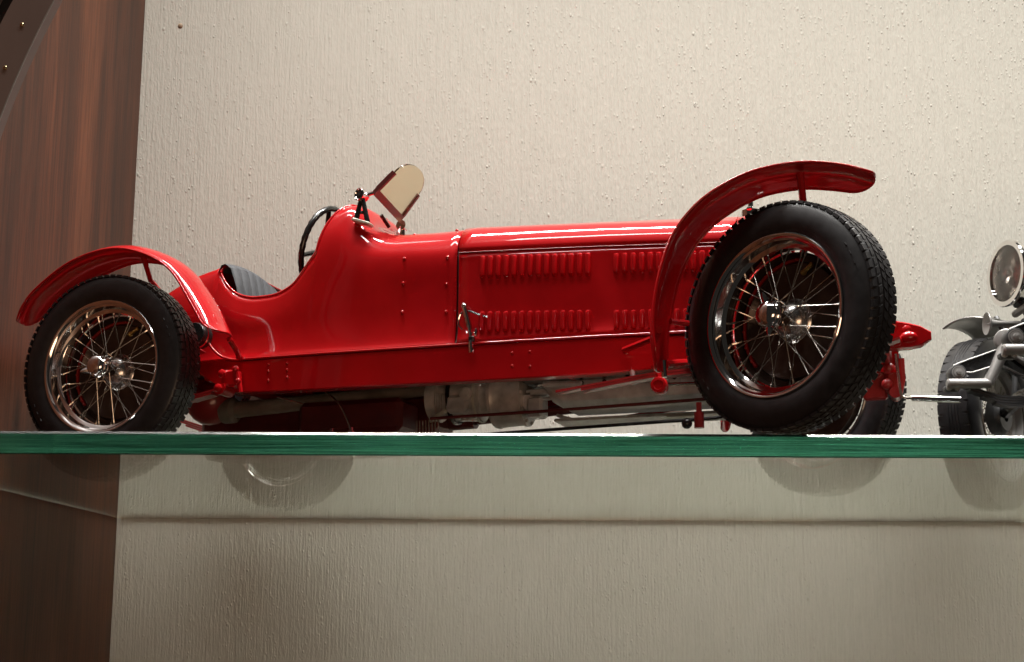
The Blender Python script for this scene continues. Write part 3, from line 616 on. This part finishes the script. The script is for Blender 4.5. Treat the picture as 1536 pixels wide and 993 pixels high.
for path, r in (([(35.25, 8.9, 11.45), (35.3, 8.4, 10.2), (35.3, 7.2, 9.4), (34.9, 6.0, 8.0), (34.4, 6.0, 6.0)], .16), ([(28.9, 8.6, 5.0), (28.2, 6.0, 5.3), (26.4, 4.9, 5.05), (26.4, 4.55, 5.05)], .17), ([(29.2, 8.6, 3.4), (29.3, 6.5, 3.9), (29.6, 4.6, 4.3)], .17), ([(29.3, 8.0, 5.5), (30.2, 7.2, 5.5)], .14)):
    m = MB(); m.tube(path, r, 8); m.obj('front_fender_stay', RED, car)
m = MB(); m.tube([(1.1, 8.4, 11.2), (1.2, 7.8, 10.0), (1.3, 5.0, 8.6)], .14, 8); m.obj('rear_fender_stay', RED, car)
m = MB(); m.tube(spline([(6.3, 7.9, 6.4), (6.1, 7.0, 6.1), (5.6, 5.9, 6.0), (5.3, 5.4, 5.95)], 12), .15, 8); m.ball((5.45, 5.6, 6.0), .2, 10); m.obj('rear_fender_stay', RED, car)
m = MB(); m.tube([(29.15, 9.0, 3.5), (29.2, 9.0, 2.75)], .12, 8); m.obj('stay_pin', CHROME, car)

# --- seat, steering wheel, aero screen
m = MB(); rows = []
for u in np.linspace(-4.7, 4.7, 121):
    top = 11.93 - .05*(u - 2.2)**2 if u > -1 else 11.42 - .02*(u + 2.5)**2
    puff = .16*abs(math.sin(math.pi*(u + .3)/.78))**.6
    rows.append([(3.5, u, 7.0), (4.9 + puff, u, 7.0), (4.75 + puff, u, 8.5), (4.35 + puff, u, 10.2), (4.0 + puff*.8, u, top - .35), (3.75, u, top - .05), (3.5, u, top - .1), (3.3, u, top - .5)])
m.grid(rows); seat = m.obj('seat', LEATHER, car, 60)
for y in (2.3, -2.3):
    m = MB(); m.box((6.6, y, 7.2), (4.0, 4.2, 1.0), .3); m.obj('seat_cushion', LEATHER, seat)
c = np.array([8.7, 2.4, 12.55]); ud = np.array([.32, 0, .947]); ld = np.array([0, 1., 0]); nd = np.cross(ud, ld)
stw = empty('steering_wheel', car)
m = MB(); ring = []
for i in range(64):
    a = 2*math.pi*i/64; ring.append(c + 2.32*(math.cos(a)*ld + math.sin(a)*ud))
rows = []
for i, p in enumerate(ring):
    rad = (p - c)/2.32; r = .17 + .012*math.cos(i*math.pi); rows.append([p + r*(math.cos(t)*rad + math.sin(t)*nd) for t in np.linspace(0, 2*math.pi, 10, endpoint=False)])
m.grid(rows, closed_u=True, closed_v=True); m.obj('steering_rim', BLACK, stw, 60)
m = MB()
for a in (-24, 66, 156, 246):
    d_ = math.cos(R_(a))*ld + math.sin(R_(a))*ud; m.tube([c + d_*.3, c + d_*2.25], [.16, .13], 8)
m.lathe([(-.15, .45), (.15, .4), (.2, .001)], c, -nd, 16); m.obj('steering_spoke', BLACK, stw)
m = MB(); m.tube([c, c + np.array([5, 0, -2.2])], .18, 10); m.obj('steering_column', BLACK, stw)

ws = empty('windscreen', car)
An, Af = np.array([12.62, 4.55, 14.62]), np.array([12.2, .35, 14.50]); Tn, Tf = np.array([13.85, 4.55, 15.72]), np.array([13.42, .35, 15.95])
upn = (Tn - An) + (Tf - Af); upn /= np.linalg.norm(upn); lat = (An - Af)/np.linalg.norm(An - Af); nr = np.cross(lat, upn)
def bar(a, b, wv, th, side):
    d = (b - a)/np.linalg.norm(b - a); s_ = side*wv; q = [a, b, b + s_, a + s_]
    return [p - nr*th/2 for p in q]
m = MB(); m.prism(bar(Af, An, .40, .22, upn), nr, .22); m.obj('screen_frame', DKRED, ws)
for a, b, sd in ((An, Tn, -lat), (Af, Tf, lat)):
    m = MB(); m.prism(bar(a + upn*.402, b, .17, .26, sd), nr, .26); m.obj('screen_frame', DKRED, ws)
mid = (Tn + Tf)/2; W2 = np.linalg.norm(Tn - Tf)/2 - .1; out = [Af + lat*.1 + upn*.3, An - lat*.1 + upn*.3]
for t in np.linspace(0, math.pi, 24): out.append(mid + (Tn - Tf)/np.linalg.norm(Tn - Tf)*W2*math.cos(t) + upn*1.05*math.sin(t)**.9)
m = MB(); m.prism([p - nr*.05 for p in out], nr, .1); m.obj('screen_glass', SCREEN, ws, 20)
pv = np.array([12.1, 4.72, 14.5]); f0 = np.array([12.1, 4.62, 13.06]); tilt = Matrix.Rotation(R_(20), 3, 'Y')
m = MB(); m.tube([f0 + (-.32, .12, .16), pv + (-.02, .05, -.1)], [.15, .12], 8); m.tube([f0 + (.36, .12, -.08), pv + (.04, .05, -.1)], [.15, .12], 8); m.tube([f0 + (-.2, .12, .55), f0 + (.2, .12, .5)], .09, 6); m.obj('screen_bracket', BLACK, ws)
m = MB(); m.box(f0, (1.08, .62, .17), .04, tilt); m.obj('bracket_foot', ALUW, ws)
m = MB(); m.lathe([(-.2, .2), (-.2, .30), (.16, .30), (.24, .35), (.30, .35), (.34, .30), (.30, .25), (.26, .23)], pv + (0, -.05, .05), (-.35, 1, 0), 24); m.tube([(12.1, 4.6, 14.55), An + upn*.1], .12, 8); m.obj('screen_pivot', CHROME, ws)
m = MB(); m.lathe([(.22, .26), (.24, .14), (.30, .12), (.31, .001)], pv + (0, -.05, .05), (-.35, 1, 0), 20); m.obj('pivot_knob', GREYD, ws)
m = MB(); m.lathe([(-.2, .3), (.2, .3)], (12.35, .15, 14.28), (0, 1, 0), 18, True); m.tube([(12.3, .15, 13.5), (12.35, .15, 14.3)], [.28, .2], 10); m.obj('screen_pivot', CHROME, ws)
m = MB(); m.tube([(12.5, 3.2, 13.9), (12.7, 2.6, 13.4)], .11, 8); m.obj('screen_stay', BLACK, ws)

# --- bonnet catch
cx = empty('bonnet_catch', car)
m = MB(); m.tube([(18.15, 5.05, 7.85), (18.28, 5.15, 7.5), (18.5, 5.18, 6.75), (18.58, 5.18, 6.2)], [.16, .15, .14, .08], 10); m.ball((18.15, 5.05, 7.85), .19, 10); m.tube([(18.57, 5.16, 5.95), (18.62, 5.16, 5.4)], .13, 8); m.ball((18.82, 5.05, 6.45), .17, 8, (.6, 1, 1.4)); m.obj('catch_lever', CHROME, cx)
m = MB(); m.tube(spline([(19.35, 4.75, 7.25), (18.8, 4.95, 7.45), (18.35, 5.1, 7.6), (17.98, 5.1, 7.45), (17.85, 5.05, 6.95), (18.05, 5.0, 6.65)], 24), .05, 6); m.obj('catch_spring', CHROME, cx)
m = MB(); m.tube([(18.2, 4.98, 7.45), (18.35, 4.98, 7.45)], .2, 8); m.box((18.6, 5.1, 6.12), (.3, .3, .28), .05); m.obj('catch_block', BLACK, cx)

# --- underside machinery
m = MB(); m.tube([(.6, 0, 4.2), (4, 0, 4.3), (14.2, 0, 4.75)], [.52, .46, .36], 16); m.lathe([(-.3, .5), (-.2, .75), (.5, .75), (.7, .5)], (1.2, 0, 4.2), (1, 0, 0), 18); m.obj('torque_tube', TUBE, car)
gb = MB(); gb.lathe([(14.2, .5), (14.3, 1.15), (14.9, 1.2), (15.0, .95), (15.5, .95), (15.6, 1.25), (17.3, 1.3), (17.4, 1.0), (17.9, 1.0)], (0, 0, 4.1), (1, 0, 0), 26, True)
for a in range(6): gb.box((15.05 + .1*a, .9, 4.1 - .5), (.05, .8, 1.2), .01)
gb.box((16.3, .9, 3.6), (1.3, 1.1, 1.0), .2); gb.lathe([(0, .36), (.16, .36), (.18, .22), (.26, .2), (.27, .001)], (16.9, 1.45, 4.05), (0, 1, 0), 18)
gb.box((14.9, .6, 3.05), (.7, .5, .35), .06, Matrix.Rotation(R_(35), 3, 'Y')); gb.tube([(16.5, .6, 3.3), (16.5, .6, 2.75)], .22, 10); gb.tube([(17.1, .6, 3.3), (17.2, .6, 2.85)], .14, 8)
gb.obj('gearbox', ALUD, car)
m = MB(); m.lathe([(18.0, 1.1), (18.05, 1.62), (18.25, 1.68), (18.4, 1.62), (19.6, 1.55), (19.75, 1.62), (19.9, 1.62), (20.0, 1.2)], (0, 0, 4.0), (1, 0, 0), 36, True)
for a in range(10): m.ball((19.95, 1.45*math.cos(a*.63), 4 + 1.45*math.sin(a*.63)), .11, 8)
m.obj('bell_housing', ALUD, car)
m = MB(); m.tube([(20.2, .5, 3.6), (20.2, 1.1, 3.5)], .4, 10); m.box((20.6, .6, 3.25), (.9, 1.2, 1.1), .15); m.box((20.9, .6, 4.0), (1.2, .8, .25), .05)
for z in (3.6, 4.1): m.tube([(20.1, .9, z), (22.3, .9, z + .1)], .1, 8)
m.obj('starter_motor', ALU, car)
m = MB()
sec = [(1.7, 4.7), (1.75, 3.9), (1.6, 3.35), (1.1, 3.0), (-1.1, 3.0), (-1.6, 3.35), (-1.75, 3.9), (-1.7, 4.7)]
rows = []
for x, k in ((21.2, .35), (21.6, .75), (22.4, 1), (31.2, 1), (31.8, .8)):
    rows.append([(x, y*(.8 + .2*k), 4.7 - (4.7 - z)*k) for y, z in sec])
m.grid(rows, closed_v=True, cap=True)
for x in np.arange(23, 31, .55): m.box((x, 1.72, 4.05), (.1, .12, .22), .02)
m.obj('sump', ALU, car)
m = MB(); m.box((26.0, -1.6, 2.72), (9.6, 2.4, .16), .05); m.box((21.8, -1.6, 2.85), (1.0, 2.4, .16), .05, Matrix.Rotation(R_(18), 3, 'Y')); m.obj('belly_tray', ALUD, car)
m = MB(); m.box((28.1, -.6, 2.52), (1.4, 1.4, .06), .02); m.obj('tray_patch', ALUW, car)
m = MB(); m.box((24.2, 1.3, 4.75), (8.0, 3.6, .8), .1); m.obj('sump_shade_box', BLACK, car)  # black box standing in for the shaded recess above the sump
for x in (23.4, 24.6, 25.8, 27.0, 28.2, 29.4):
    m = MB(); m.lathe([(0, .12), (.1, .12), (.12, .06)], (x, 1.76, 4.2), (0, 1, 0), 8, True); m.obj('sump_bolt', BLACK, car)
for (a, b, r, mt) in (((21.6, 2.6, 4.1), (23.6, 2.6, 4.0), .16, ALU), ((26.6, 4.2, 4.35), (26.7, 4.2, 3.45), .14, ALU), ((27.6, 3.0, 4.3), (31.0, 3.0, 4.2), .1, CHROME), ((27.4, 3.2, 3.6), (31.5, 3.2, 3.5), .09, STEEL), ((25.4, 3.9, 4.6), (26.6, 3.9, 4.55), .17, ALUW), ((30.2, 3.4, 3.9), (30.2, 3.4, 3.1), .15, CHROME)):
    m = MB(); m.tube([a, b], r, 8); m.obj('control_rod', mt, car)
m = MB(); m.lathe([(-.1, 1.33), (-.1, 1.42), (.12, 1.42), (.12, 1.33)], (15.75, 0, 4.1), (1, 0, 0), 30); m.obj('gearbox_band', BLACK, car)
m = MB(); m.lathe([(-.06, 1.33), (-.06, 1.40), (.06, 1.40), (.06, 1.33)], (17.2, 0, 4.1), (1, 0, 0), 30); m.obj('gearbox_flange', ALUW, car)
m = MB(); m.box((15.3, 1.2, 3.05), (.9, .25, .22), .05, Matrix.Rotation(R_(-35), 3, 'Y')); m.box((15.0, 1.25, 2.9), (.7, .2, .2), .05, Matrix.Rotation(R_(-35), 3, 'Y')); m.obj('gearbox_bracket', ALUW, car)
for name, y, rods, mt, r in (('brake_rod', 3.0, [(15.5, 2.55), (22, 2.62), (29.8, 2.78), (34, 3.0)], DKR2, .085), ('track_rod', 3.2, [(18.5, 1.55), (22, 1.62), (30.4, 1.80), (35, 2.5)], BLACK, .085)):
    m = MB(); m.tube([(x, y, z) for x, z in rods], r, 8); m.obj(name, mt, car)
m = MB(); m.ball((29.05, 3.2, 1.6), .27, 12); m.obj('rod_joint', BLACK, car)
m = MB(); m.tube([(29.65, 3.2, 2.1), (29.65, 3.2, 1.35)], .24, 10); m.tube([(29.65, 3.2, 2.6), (29.65, 3.2, 2.0)], .14, 8); m.obj('rod_clevis', RED2, car)
m = MB(); m.box((10, 0, 5.55), (9, 9.2, .2), .05); m.box((25, 2.9, 5.2), (11, 2.2, .3), .05); m.box((1, 0, 6.4), (10, 8, .3), .05); m.obj('undertray', DARK, car)
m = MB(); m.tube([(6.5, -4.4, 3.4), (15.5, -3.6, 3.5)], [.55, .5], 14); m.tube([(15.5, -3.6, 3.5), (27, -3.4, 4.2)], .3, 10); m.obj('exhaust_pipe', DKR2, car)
m = MB(); m.tube(spline([(12.6, 3.2, 4.6), (9.8, 3.4, 4.7), (9.3, 3.4, 4.45), (10.3, 3.4, 3.6), (11.0, 3.4, 2.3), (11.2, 3.4, 1.4)], 24), .05, 6); m.tube([(7.2, 4.5, 3.9), (8.6, 4.2, 3.5)], .05, 6); m.obj('brake_cable', STEEL, car)
for x in (9.4, 10.6):
    m = MB(); m.lathe([(0, .2), (.5, .2), (.55, .12), (.7, .12)], (x, 2.4, 1.7), (0, 0, 1), 10, True); m.obj('grease_cup', CHROME, car)
m = MB(); m.box((6.0, -3.1, 3.75), (15.7, 3.2, 2.5), .5); m.box((9.9, .2, 3.2), (6.4, 2.6, 1.9), .3); m.obj('belly_filler', DKR2, car)  # added dark red boxes that close the view beneath the floor
m = MB()
for k in range(8): m.tube([(14.0 + .18*k, 1.4, 2.75), (14.02 + .18*k, 1.4, 1.8)], .035, 5)
m.obj('return_spring', STEEL, car)['kind'] = 'stuff'

# --- nose: radiator shell, cap, crank
m = MB(); rows = []
for x, k in ((31.7, 1), (32.2, 1.01), (33.2, 1.0), (33.7, .96), (33.85, .90)):
    y, zt = ledge(31.6) - .2, b_top(31.6)
    half = spline([(x, y*k, 5.2), (x, y*k, 8), (x, y*k*.99, 10.2), (x, (y - .5)*k, 10.3 + (zt - 10.3)*.55*k), (x, (y - 1.4)*k, 10.3 + (zt - 10.3)*.76*k), (x, .8, 10.3 + (zt - 10.3)*.97*k), (x, 0, 10.3 + (zt - 10.3)*k)], 22)
    rows.append(list(half) + [(p[0], -p[1], p[2]) for p in half[-2::-1]])
m.grid(rows); solid(m.obj('radiator_shell', RED, car, 50), .12)
m = MB(); m.prism([(33.5, y, z) for y, z in ((3.2, 5.2), (3.2, 10), (2.2, 11.4), (0, 11.9), (-2.2, 11.4), (-3.2, 10), (-3.2, 5.2))], (1, 0, 0), .1); m.obj('radiator_core', BLACK, car)
m = MB()
for y in np.arange(-2.8, 2.9, .4): m.box((33.75, y, 8.2), (.1, .1, 5.8), .02)
m.obj('radiator_grille', STEEL, car)['kind'] = 'stuff'
m = MB(); m.lathe([(0, .42), (.3, .45), (.35, .52), (.7, .52), (.8, .4), (.95, .15), (1.2, .15), (1.22, .001)], (31.95, 0, 12.3), (0, 0, 1), 20); m.box((31.95, 0, 13.0), (.3, 1.2, .2), .06); m.obj('radiator_cap', CHROME, car)
m = MB(); m.tube(spline([(38.7, -1.2, 5.3), (38.75, -1.2, 4.6), (38.85, -1.2, 3.4), (39.0, -1.2, 3.08), (39.4, -1.2, 3.04)], 16), .07, 7); ck = m.obj('starting_crank', STEEL, car)
m = MB(); m.tube([(39.35, -1.2, 3.04), (41.6, -1.2, 2.83)], .16, 12); m.obj('crank_grip', CHROME, ck)

# ------------------------------------------------------------------ the grey car on the right (front end in view)
g = empty('grey_model_car', None, (.316, .265, 0), math.pi - R_(3))
tag(g, 'grey vintage model car with big round silver headlamp at the right end of the shelf', 'model car')
# own frame: x forward (towards the red car); y grows away from the viewer, so the near wheel is at y = -19.7
GRT, STEER = 5.2, R_(47)
gd = wheel_meshes(GRT, 3.35, 1.2, RUB, GREY, STEEL, GREYD, GREYD, GREYD, 'rib', .42)
put_wheel(g, gd, (.6, 0, GRT), STEER, nsp=13, ear=10)
put_wheel(g, gd, (.6, -19.7, GRT), math.pi + STEER, nsp=13, ear=30)
for y, sg in ((-5.2, 1), (-14.5, -1)):
    was = set(g.children)
    m = MB(); P = [(-20, 6.0, 7.6), (-6, 6.0, 7.6), (-3, 6.6, 8.4), (-.6, 7.4, 9.25), (.6, 8.0, 9.05), (1.4, 7.85, 8.75), (2.4, 7.55, 8.40), (3.1, 7.62, 8.15), (3.45, 7.75, 8.0)]
    Q = spline(P, 40); rows = [[(x, y - .35, zt), (x, y + .35, zt), (x, y + .35, zb), (x, y - .35, zb)] for x, zb, zt in Q]
    m.grid(rows, closed_v=True, cap=True); r_ = m.obj('chassis_rail', BLACK, g, 40)
    m = MB(); m.tube([(x, y - .36, zt) for x, zb, zt in Q], .06, 6); m.tube([(x, y - .36, zb) for x, zb, zt in Q], .06, 6); m.obj('rail_edge_glint', GREY, r_)  # grey tubes imitate the light caught along the black rail edges
    m = MB(); m.lathe([(-.42, .2), (-.42, .46), (-.36, .50), (.36, .50), (.42, .46), (.42, .2)], (3.2, y - .1, 7.55), (0, 1, 0), 22, True); m.obj('spring_eye', GREYD, r_)
    m = MB(); m.lathe([(0, .30), (-.08, .30), (-.08, .17), (-.22, .16), (-.24, .001)], (3.2, y - .52, 7.55), (0, 1, 0), 14); m.lathe([(0, .40), (-.04, .40), (-.04, .33), (0, .33)], (3.2, y - .52, 7.55), (0, 1, 0), 18); m.obj('bolt', GREY, r_)
    for k in range(4):
        m = MB(); LQ = spline([(3.3, 7.05), (1.5, 6.4), (0, 6.1), (-3, 6.3), (-6, 7.0)], 24)[k*2:24 - 2*k]
        m.grid([[(x, y - .4, z - .16*k), (x, y + .4, z - .16*k), (x, y + .4, z - .16*k - .13), (x, y - .4, z - .16*k - .13)] for x, z in LQ], closed_v=True, cap=True); m.obj('spring_leaf', GREYD, g, 40)
    m = MB(); m.box((3.55, y - .1, 6.6), (.9, .6, .36), .1); lg = m.obj('shackle', GREYD, g)
    for x in (3.3, 3.8):
        m = MB(); m.lathe([(0, .17), (-.16, .16), (-.2, .08), (-.2, .001)], (x, y - .4, 6.6), (0, 1, 0), 8); m.obj('bolt', GREY, lg)
    # friction damper: two discs, a long flat arm and its link
    m = MB(); m.lathe([(-.55, .2), (-.55, .62), (-.50, .66), (-.28, .66), (-.25, .58), (-.15, .58), (-.12, .68), (.35, .68), (.40, .60), (.62, .55), (.66, .3)], (.15, y - .25, 9.55), (.55, -1, 0), 26, True); da = m.obj('damper', GREY, g)
    m = MB(); m.tube([(.25, y - .5, 9.3), (.8, y - .55, 8.2), (1.45, y - .55, 6.85)], [.40, .36, .30], 12); m.obj('damper_arm', GREY, da)
    m = MB(); m.lathe([(-.1, .26), (.16, .26), (.2, .18), (.3, .16), (.31, .001)], (.15, y - .85, 9.55), (.55, -1, 0), 6, True); m.obj('bolt', GREYD, da)
    m = MB(); m.ball((-.75, y - .5, 9.35), .48, 12); m.tube([(-.3, y - .5, 9.45), (-1.6, y - .5, 9.2)], .3, 10); m.tube([(-.2, y - .6, 8.5), (-1.1, y - .6, 7.9), (-1.7, y - .6, 8.3)], [.2, .3, .25], 9); m.obj('damper_bracket', GREY, da)
    m = MB(); m.lathe([(0, .26), (.05, .31), (2.5, .31), (2.6, .2)], (1.35, y - .55, 6.85), (1, 0, 0), 16, True); m.obj('drag_link', ALUW if False else GREY, g)
    for o in set(g.children) - was: o.location = (.0105, 0, -.005)
m = MB(); m.tube([(0, -1.2, 5.3), (-.1, -2.2, 5.6), (-.2, -3.4, 5.9), (-.2, -16.3, 5.9), (-.1, -17.5, 5.6), (0, -18.5, 5.3)], [.4, .42, .46, .46, .42, .4], 10); m.obj('front_axle', BLACK, g)
# cycle fenders turn with the wheels
for yc, off in ((0, .5), (-19.7, -.5)):
    P = spline([(1.2, 11.75), (.2, 11.95), (-1.5, 12.05), (-3.4, 11.75), (-5.0, 10.6), (-6.2, 8.4), (-6.5, 6.0)], 36); rows = []
    c, s_ = math.cos(-STEER), math.sin(-STEER)
    for i, (x, z) in enumerate(P):
        row = []
        for u in np.linspace(-1, 1, 17):
            lx, ly = x - .12*u*u*(i < 3), off*1.3 + 1.6*u
            row.append((lx*c - ly*s_, yc + lx*s_ + ly*c, z - .42*abs(u)**2.2))
        rows.append([(p[0] + .6, p[1], p[2]) for p in row])
    m = MB(); m.grid(rows); fo = m.obj('fender', GREYF, g, 70); solid(fo, .1, 0)
    m = MB(); m.tube(rows[0], .07, 7); m.obj('fender_bead', GREY, fo)
    m = MB(); m.tube([(-.6*c, yc - .6*s_, 12), (-.8, yc - 1.4*(1 if yc == 0 else -1), 9), (-.5, yc - 1.6*(1 if yc == 0 else -1), 6)], .18, 8); m.obj('fender_stay', GREYD, fo)
m = MB(); m.tube([(-.9, -1.6, 11.7), (-.9, -18.1, 11.7)], .25, 10); m.obj('lamp_bar', GREY, g)
for y in (-2.6, -17.1):
    hl = empty('headlamp', g, V((-.25, y, 14.1)), R_(11))
    m = MB(); m.lathe([(-2.9, .05), (-2.8, .5), (-2.3, 1.15), (-1.4, 1.75), (-.5, 2.02), (-.1, 2.08), (0, 2.14), (.18, 2.16), (.26, 2.1), (.26, 1.80), (.1, 1.76)], (0, 0, 0), (1, 0, 0), 44); m.obj('lamp_shell', CHROME, hl)
    m = MB(); m.lathe([(.08, 1.78), (-.4, 1.62), (-.9, 1.25), (-1.3, .7), (-1.45, .001)], (0, 0, 0), (1, 0, 0), 40); m.ball((-.8, 0, 0), .25, 10); m.obj('reflector', STEEL, hl)
    m = MB(); m.lathe([(.14, 1.8), (.26, 1.4), (.36, .8), (.38, .001), ], (0, 0, 0), (1, 0, 0), 40); m.lathe([(.08, 1.8), (.20, 1.4), (.30, .8), (.32, .001)], (0, 0, 0), (1, 0, 0), 40); m.obj('lens', LENS, hl)
    m = MB(); m.tube([(-1.2, 0, -1.6), (-1.3, 0, -2.6)], .4, 10); m.box((-1.2, 0, -1.95), (1.6, .9, .4), .1); m.obj('lamp_foot', GREYD, hl)
hn = empty('horn', g)
m = MB(); m.lathe([(.02, .001), (-.3, .12), (.0, .62), (.05, .72), (.0, .74), (-.06, .62), (-.25, .32), (-.6, .2), (-2.2, .16)], (1.4, -2.9, 10.75), (1, 0, 0), 28); m.obj('horn_trumpet', GREY, hn)
m = MB(); m.lathe([(-2.1, .17), (-2.2, .3), (-2.5, .42), (-3.4, .42), (-3.5, .3), (-3.5, .001)], (1.4, -2.9, 10.75), (1, 0, 0), 20); m.obj('horn_motor', GREYD, hn)
# radiator, bonnet and body further right, outside the photograph, kept whole but plain
m = MB(); rows = []
for x, k in ((-2.4, .94), (-2.6, 1), (-3.6, 1), (-3.7, .97), (-18, 1.08), (-29, 1.1)):
    h2 = spline([(2.7*k, 7.7), (3.0*k, 8.2), (3.1*k, 12.5), (2.6*k, 14.3), (1.2*k, 15.1), (0, 15.3)], 20); rows.append([(x, -9.85 + a, b) for a, b in h2] + [(x, -9.85 - a, b) for a, b in reversed(h2[:-1])])
m.grid(rows, closed_v=True, cap=True); m.obj('bonnet', GREY, g, 40)
m = MB()
for y in np.arange(-2.4, 2.5, .35): m.box((-2.36, -9.85 + y, 11), (.1, .12, 5.8), .02)
gr = m.obj('radiator_grille', CHROME, g); gr['kind'] = 'stuff'
